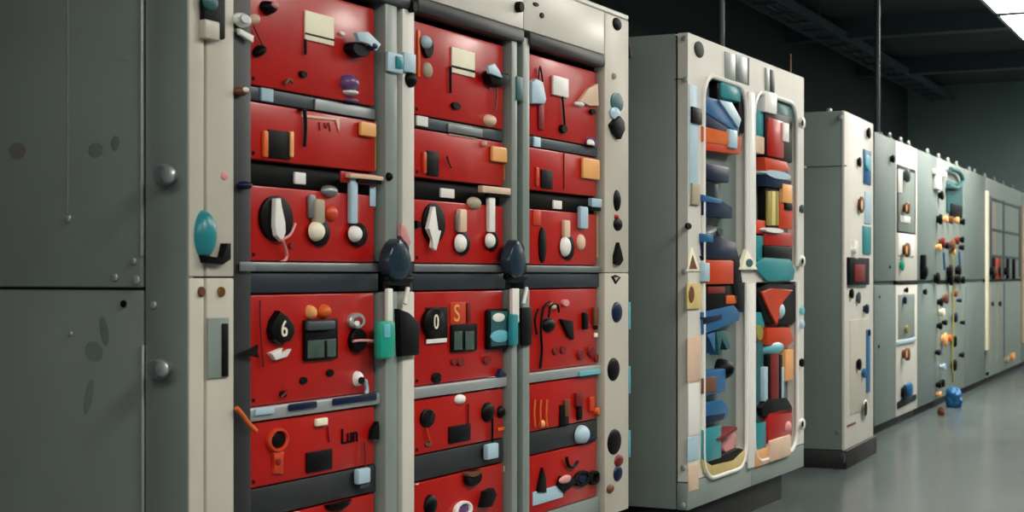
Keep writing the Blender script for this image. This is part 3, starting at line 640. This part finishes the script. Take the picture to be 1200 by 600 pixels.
p2('poly', 'blue_tray', [(824, 474), (846, 468), (854, 478), (852, 490), (824, 496)], 'blue', out=.05); p2('poly', 'navy_tray', [(826, 488), (850, 484), (848, 492), (826, 497)], 'navy', out=.056)
p2('rect', 'teal_box', 824, 501, 846, 540, 'teal', out=.055, bev=.008); p2('oval', 'pink_pad', 855, 516, 9, 13, 'pink', out=.03); p2('poly', 'needle', [(842, 514), (864, 500), (864, 504), (846, 516)], 'dark_red', out=.065)
p2('poly', 'yellow_tray', [(823, 538), (834, 546), (860, 540), (873, 528), (874, 542), (868, 550), (840, 560), (826, 554)], 'yellow', out=.055); p2('poly', 'tray_rim', [(826, 540), (834, 546), (860, 539), (872, 527), (866, 525), (846, 534)], 'black', out=.05)
# second bay
p2('rect', 'teal_cover', 886, 130, 899, 172, 'teal', out=.04); p2('rect', 'white_block', 897, 108, 911, 133, 'white', out=.06, bev=.008); p2('rect', 'teal_hood', 908, 120, 930, 150, 'teal_dark', out=.045, bev=.02); p2('rect', 'peach_cover', 886, 160, 898, 180, 'peach', out=.044)
p2('rect', 'black_frame', 897, 133, 929, 188, 'black', out=.05, bev=.01); p2('rect', 'red_box', 901, 140, 919, 184, 'red', out=.06, bev=.006); p2('rect', 'white_tag', 918, 144, 925, 166, 'white', out=.066)
p2('poly', 'orange_cover', [(896, 184), (922, 190), (926, 200), (898, 202)], 'orange_red', out=.055)
k = p2('oval', 'pale_bowl', 913, 205, 16, 8, 'pale_blue', out=.06); p2('rect', 'black_frame', 897, 212, 915, 268, 'black', out=.04); p2('poly', 'navy_trough', [(897, 204), (914, 210), (928, 212), (926, 222), (897, 218)], 'navy', out=.055)
for x, mm in ((902, 'olive'), (907, 'yellow'), (911, 'olive')): p2('rect', 'strip', x - 2, 224, x + 2, 264, mm, out=.05)
p2('rect', 'amber_box', 918, 216, 929, 238, 'amber', out=.06, bev=.006); p2('rect', 'orange_box', 914, 238, 929, 268, 'orange_red', out=.05); p2('rect', 'black_clip', 921, 238, 929, 246, 'black', out=.06)
p2('oval', 'white_dish', 908, 270, 12, 4.5, 'white', out=.065); p2('rect', 'red_box', 897, 272, 929, 288, 'red', out=.05); p2('rect', 'black_box', 896, 288, 929, 306, 'black', out=.052, bev=.008); p2('rect', 'dark_red_box', 886, 258, 897, 274, 'orange_red', out=.04); p2('rect', 'teal_cover', 886, 276, 896, 305, 'teal', out=.04)
c2.poly('teal_beam', [(884, 312), (896, 302), (926, 304), (932, 318), (930, 328), (900, 330)], 'teal', out=.016)
p2('poly', 'black_hood', [(886, 340), (900, 332), (934, 334), (934, 376), (922, 382), (897, 378)], 'black', out=.045); p2('poly', 'flame_plate', [(892, 342), (906, 338), (930, 340), (918, 352), (911, 381), (903, 366)], 'orange_red', out=.055, bev=.004); p2('oval', 'pale_eye', 919, 364, 6, 12, 'pale_blue', out=.065, dome=True)
p2('rect', 'teal_cover', 886, 366, 896, 384, 'teal', out=.04)
p2('poly', 'red_hood', [(899, 384), (926, 384), (930, 400), (918, 410), (899, 404)], 'orange_red', out=.05); p2('oval', 'cyan_pad', 914, 408, 13, 8, 'cyan', out=.065, dome=True); p2('oval', 'amber_pad', 891, 390, 4, 8, 'olive', out=.05)
p2('rect', 'orange_rail', 921, 410, 930, 446, 'amber', out=.045); p2('rect', 'red_rail', 904, 414, 913, 474, 'dark_red', out=.05); p2('rect', 'blue_rail', 896, 430, 900, 470, 'pale_blue', out=.05); p2('rect', 'black_rail', 900, 416, 904, 474, 'black', out=.045); p2('rect', 'black_rail', 913, 416, 917, 474, 'black', out=.045); p2('rect', 'blue_rail', 917, 430, 919, 468, 'pale_blue', out=.05)
p2('poly', 'black_cap', [(892, 478), (900, 468), (922, 466), (928, 476), (928, 484), (894, 488)], 'black', out=.055); p2('rect', 'red_box', 900, 480, 929, 516, 'red', out=.055, bev=.006); p2('oval', 'pink_button', 927, 501, 6, 6, 'pink', out=.07, dome=True)
p2('rect', 'teal_box', 884, 496, 898, 528, 'teal', out=.05); p2('rect', 'green_cover', 886, 400, 895, 494, 'teal_dark', out=.03); p2('rect', 'cream_box', 903, 513, 927, 538, 'peach', out=.065, bev=.008); p2('rect', 'orange_box', 886, 526, 902, 545, 'amber', out=.055)
kq = c2.boxes('top_rod', [((1.62, .05, TB), (1.626, .056, TB + .12))], 'brown', 0)

# ================================================================== CABINET 3: small narrow cabinet
Cf = Face(1.915, 8.86, 1400)
c3 = Node('control_cabinet', Cf, (0, 0, 0), 'narrow grey cabinet with pale front and plinth step, third along the row', 'cabinet', 'row of control cabinets')
WC, DC, TC, BC = .86, .9, 2.065, .108
c3.box('plinth', (.0, -.01, 0), (WC + .06, DC - .02, BC - .002), 'plinth_black', .004)
c3.box('body', (.002, .02, BC), (WC, DC, TC), 'grey_paint', .006)
c3.box('front_panel', (0, 0, BC), (WC, .02, TC), 'pale_paint', .005)
SCp = Plane(Cf, 'side')
c3.rect('side_seam', 946, 194.5, 992, 195.5, 'charcoal', out=.002, pl=SCp, bev=0, o0=-.002 + .0); c3.knob('screw', 985, 137, .016, .01, 'silver', pl=SCp); c3.knob('screw', 943, 196, .01, .01, 'silver', pl=SCp); c3.oval('stain', 982, 507, 3, 3, 'scuff', out=.003, pl=SCp)
k = c3.knob('castor', 988, 537, .028, .02, 'charcoal', pl=Plane(Cf, 'front', -.012))
for x, y, r, L, mm in ((1018, 156, .034, .02, 'black'), (1007, 190, .03, .02, 'black'), (1016, 196, .02, .03, 'cyan'), (998, 344, .03, .02, 'black'), (1006, 349, .035, .02, 'slate'), (1015, 362, .03, .03, 'navy'), (1006, 427, .034, .03, 'black'), (1012, 437, .03, .03, 'blue'), (1018, 390, .02, .02, 'black'), (1001, 293, .02, .03, 'white')):
    c3.knob('knob', x, y, r, L, mm)
c3.knob('meter', 1009, 240, .05, .025, 'brown'); c3.knob('meter_core', 1010, 240, .03, .005, 'peach', o0=.025)
c3.rect('blue_strip', 1013, 176, 1021, 216, 'blue', out=.008); c3.rect('pale_strip', 1015, 182, 1021, 200, 'cyan', out=.012); c3.rect('blue_strip', 1012, 265, 1021, 298, 'teal', out=.008); c3.rect('cyan_strip', 1014, 225, 1021, 262, 'pale_blue', out=.006)
k = c3.rect('dark_socket', 996, 302, 1019, 334, 'black', out=.02); c3.rect('socket_core', 1002, 310, 1014, 330, 'dark_red', out=.004, o0=.02, parent=k); c3.rect('white_tag', 1002, 282, 1006, 304, 'white', out=.02)
c3.rect('lower_door', 997, 374, 1019, 482, 'cream_paint', out=.006); c3.rect('door_edge', 1016, 386, 1020, 460, 'blue', out=.012); c3.rect('edge_notch', 993, 496, 1003, 499, 'brown', out=.003)
k = c3.knob('ring_handle', 1014, 479, .055, .02, 'white'); c3.knob('ring_core', 1014.5, 479, .045, .006, 'black', parent=k, o0=.02)
for q in (.1, .75): c3.box('lifting_eye', (q, .1, TC), (q + .04, .13, TC + .03), 'silver', .01)

# ================================================================== FAR ROW
D = Face(2.52, 10.7, 1433)
TD, BD, DD = 2.12, .06, .85
uD = lambda px: Plane(D).uv(px, 300)[0]
def far_cab(px0, pxm, px1, label, u0=None):
    a = uD(px0) if u0 is None else u0; b = uD(pxm); c = uD(px1)
    n = Node('control_cabinet', D, (a, 0, 0), label, 'cabinet', 'row of control cabinets')
    n.a, n.b, n.c = a, b, c
    n.box('plinth', (a + .002, .03, 0), (c - .002, DD - .02, BD - .002), 'plinth_black', .003)
    n.box('body', (a + .001, .02, BD), (c - .001, DD, TD), 'grey_paint', .004)
    for z0, z1 in ((1.075, TD - .004), (BD + .004, 1.045)):
        n.box('shade_grey_front', (a + .006, 0, z0), (b - .004, .02, z1), 'grey_paint', .004)  # grey carries the shade of side faces, coloured into flat fronts
    n.box('waist_bar', (b, -.004, 1.047), (c - .004, .018, 1.073), 'black', .003)
    return n
def eyes(n, L):
    for px in L:
        u = n.pl.uv(px, 200, -.04)[0]
        bm = bmesh.new()
        bm_tube(bm, [(u + .026 * math.cos(t * PI / 8), .05, TD + .022 + .024 * math.sin(t * PI / 8)) for t in range(-3, 12)], .013, 8)
        bm_box(bm, (u - .05, .03, TD), (u + .05, .07, TD + .012), .003)
        n.put('lifting_eye', bm, 'post_paint')
n = far_cab(1025, 1050, 1075, 'grey cabinet with pale bay of round brown meters, next after the narrow cabinet', 0.0)
for z0, z1 in ((1.075, TD - .004), (BD + .004, 1.045)): n.box('instrument_panel', (n.b, 0, z0), (n.c - .006, .02, z1), 'pale_paint', .004)
eyes(n, (1044, 1057, 1066))
n.knob('latch', 1046, 186, .03, .03, 'black'); n.knob('latch', 1043, 313, .012, .01, 'black'); n.knob('latch', 1031, 348, .012, .01, 'slate'); n.knob('latch', 1030, 406, .012, .01, 'navy')
n.rect('window_frame', 1051.5, 196, 1073, 274, 'black', out=.004); n.rect('window_sheet', 1053, 200, 1072, 272, 'post_paint', out=.007); n.rect('window_sheet', 1053, 274, 1072, 300, 'white', out=.007)
n.knob('handle', 1062, 206, .05, .05, 'slate'); n.rect('white_tag', 1053, 199, 1058, 226, 'white', out=.012)
for y, r in ((244, .045), (293, .055), (415, .05)):
    k = n.knob('meter', 1062, y, r, .05, 'brown', o0=.005); n.knob('meter_dial', 1062.5, y, r * .6, .004, 'amber', parent=k, o0=.055)
n.rect('label_plate', 1056, 253, 1067, 261, 'white', out=.012); n.knob('green_lamp', 1057, 311, .04, .03, 'jade'); n.knob('black_knob', 1060, 352, .03, .03, 'navy'); n.knob('black_knob', 1062, 340, .02, .03, 'black'); n.knob('grey_button', 1062, 386, .03, .025, 'olive')
n.rect('blue_strip', 1052, 398, 1074, 402, 'pale_blue', out=.012); n.rect('pale_sheet', 1053, 345, 1072, 396, 'post_paint', out=.004); k = n.knob('blue_handle', 1064, 457, .06, .06, 'blue'); n.knob('handle_rim', 1059, 460, .055, .03, 'black'); 
k = n.poly('floor_flap', [(1052, 472), (1060, 466), (1074, 462), (1074, 468), (1052, 480)], 'black', out=.006)
n = far_cab(1075, 1098, 1130, 'grey cabinet with busy bay of black and orange fittings in the far row')
eyes(n, (1088, 1101, 1112, 1122))
for z0, z1 in ((1.075, TD - .004), (BD + .004, 1.045)): n.box('instrument_panel', (n.b, 0.004, z0), (n.c - .006, .02, z1), 'post_paint', .004)
n.knob('tall_knob', 1083, 318, .05, .05, 'black'); n.box('tall_knob_stem', (n.a + .12, -.04, 1.08), (n.a + .2, 0, 1.28), 'black', .01); n.knob('latch', 1084, 342, .025, .03, 'black')
n.rect('white_bracket', 1098, 203, 1104, 222, 'white', out=.03); n.rect('white_bracket', 1097, 200, 1110, 206, 'white', out=.03); n.tube('bent_pipe', [(1114, 198), (1124, 202), (1128, 212), (1122, 220), (1112, 218)], .02, 'teal_dark', o=.03)
n.rect('teal_sheet', 1110, 214, 1128, 250, 'teal_dark', out=.006); n.rect('dark_box', 1115, 240, 1128, 255, 'black', out=.015); n.knob('black_knob', 1103, 229, .04, .04, 'black')
for x, y, r, mm in ((1101, 257, .045, 'black'), (1108, 257, .03, 'amber'), (1114, 258, .035, 'brown'), (1121, 258, .03, 'amber'), (1128, 260, .03, 'black'), (1100, 290, .03, 'amber'), (1104, 284, .045, 'dark_red'), (1109, 288, .03, 'black'), (1116, 287, .05, 'brown'), (1121, 282, .035, 'dark_red'), (1117, 295, .03, 'amber'), (1127, 281, .03, 'black'), (1127, 290, .025, 'black'),
                    (1098, 326, .05, 'black'), (1113, 318, .06, 'black'), (1114, 328, .05, 'black'), (1123, 317, .05, 'black'), (1122, 327, .04, 'black'), (1128, 328, .035, 'black'),
                    (1102, 354, .035, 'black'), (1108, 350, .045, 'brown'), (1119, 344, .03, 'brown'), (1124, 352, .02, 'navy'), (1104, 366, .035, 'label_cream'), (1119, 372, .045, 'navy'), (1101, 382, .03, 'black'), (1107, 378, .025, 'black'), (1128, 378, .02, 'black'), (1107, 398, .06, 'amber'), (1112, 396, .03, 'orange'), (1118, 400, .05, 'black'), (1099, 413, .025, 'black'), (1127, 416, .025, 'black'), (1118, 428, .05, 'black'), (1105, 430, .03, 'pale_blue'), (1100, 451, .03, 'black'), (1104, 449, .035, 'black'), (1100, 462, .025, 'amber')):
    n.knob('fitting', x, y, r, .045, mm)
n.tube('wire', [(1116, 300, .03), (1117, 360, .03), (1116, 420, .03), (1117, 448, .03)], .008, 'olive'); n.tube('wire', [(1124, 295, .03), (1125, 312, .03)], .01, 'blue'); n.tube('wire', [(1106, 296, .03), (1107, 316, .03)], .01, 'blue')
n = far_cab(1130, 1154, 1196.5, 'grey cabinet with cream upright strip and small framed windows, far end of the row')
eyes(n, (1137, 1143, 1155, 1166, 1176, 1187))
n.box('cream_strip', (n.b, -.025, .35), (n.b + .14, 0, 1.98), 'label_cream', .01)
for z0, z1 in ((1.075, TD - .004), (BD + .004, 1.045)): n.box('window_door', (n.b + .15, 0, z0), (n.c - .006, .02, z1), 'post_paint', .004)
for px in (1160, 1175, 1194): n.box('glazing_bar', (uD(px), -.008, 1.09), (uD(px) + .12, 0, 1.94), 'slate', .003)
for z in (1.3, 1.58, 1.9): n.box('glazing_bar', (uD(1160), -.006, z), (uD(1195), 0, z + .03), 'slate', .003)
n.box('brown_blind', (uD(1161), -.004, 1.34), (uD(1167), 0, 1.88), 'beige', .002)
for px, mm in ((1162, 'black'), (1166, 'brown'), (1170, 'black'), (1179, 'black')): n.knob('fitting', px, 318, .05, .05, mm)
for px, mm in ((1162, 'black'), (1166, 'orange_red'), (1170, 'brown'), (1179, 'black'), (1186, 'black')): n.box('upright_peg', (uD(px), -.03, 1.075), (uD(px) + .08, 0, 1.3), mm, .006)
for px in (1160, 1168, 1176): n.box('door_rib', (uD(px), -.006, .2), (uD(px) + .06, 0, 1.03), 'slate' if px > 1170 else 'beige', .002)
n.knob('fitting', 1187, 418, .05, .05, 'amber'); n.knob('fitting', 1180, 422, .04, .05, 'beige'); n.knob('fitting', 1157, 438, .02, .03, 'black'); n.knob('fitting', 1172, 356, .03, .03, 'navy'); n.knob('fitting', 1163, 356, .025, .03, 'navy')
n = far_cab(1197, 1199, 1212, 'cabinet with pale pink edge strip cut off at the end of the far row')
n.box('edge_strip', (n.a + .01, -.03, .3), (n.a + .16, 0, 1.95), 'peach', .008)
n.box('instrument_panel', (n.b, 0, BD + .01), (n.c - .01, .02, 1.04), 'grey_paint'); n.box('instrument_panel', (n.b, 0, 1.08), (n.c - .01, .02, TD - .01), 'grey_paint')
eyes(n, (1201,))

# ---- crumpled cloth and pouch on the floor by the plinth
def crumple(name, px, off, w, h, m, label, cat, seed, depth=.5):
    u = Plane(D).uv(px, 300, off)[0]
    bm = bmesh.new(); bmesh.ops.create_icosphere(bm, subdivisions=4, radius=1)
    for v in bm.verts:
        p = v.co.copy()
        d = noise.noise(p * 1.7 + Vector((seed, 0, 0))) * .35 + abs(noise.noise(p * 3.4 + Vector((0, seed, 0)))) * .3 - .1
        q = p * (1 + d)
        v.co = Vector((q.x * w / 2, q.y * w / 2 * depth, max(0, (q.z + .75) * h / 1.8)))
    o = link_mesh(name, bm, m, None, angle=180)
    o.location = D.world(u, -off, 0); o.rotation_euler = (0, 0, D.rot + .9); return tag(o, label, cat)
crumple('blue_cloth', 1118, .135, .2, .17, 'sky_blue', 'crumpled blue cloth heaped on the floor against the far row plinth', 'cloth', 3)
crumple('brown_pouch', 1103, .16, .07, .07, 'brown', 'small dark brown lump on the floor beside the blue cloth', 'pouch', 9)

# ------------------------------------------------------------------ light, world, camera
w = bpy.data.worlds.new('room_air'); SC.world = w; w.use_nodes = True
w.node_tree.nodes['Background'].inputs['Color'].default_value = (.55, .75, .8, 1); w.node_tree.nodes['Background'].inputs['Strength'].default_value = .02
cam = bpy.data.cameras.new('camera'); co = bpy.data.objects.new('camera', cam); COL.objects.link(co)
co.location = (0, 0, EYE); co.rotation_euler = (PI / 2, 0, 0)
cam.sensor_width = 36; cam.lens = F / 1200 * 36; cam.shift_y = (HOR - 300) / 1200
cam.dof.use_dof = True; cam.dof.focus_distance = 5.4; cam.dof.aperture_fstop = 5.6
cam.clip_start = .05; cam.clip_end = 100
SC.camera = co
SC.view_settings.view_transform = 'Standard'; SC.view_settings.look = 'None'; SC.view_settings.gamma = 1
SC.view_settings.exposure = 0.6; SC.view_settings.use_curve_mapping = False
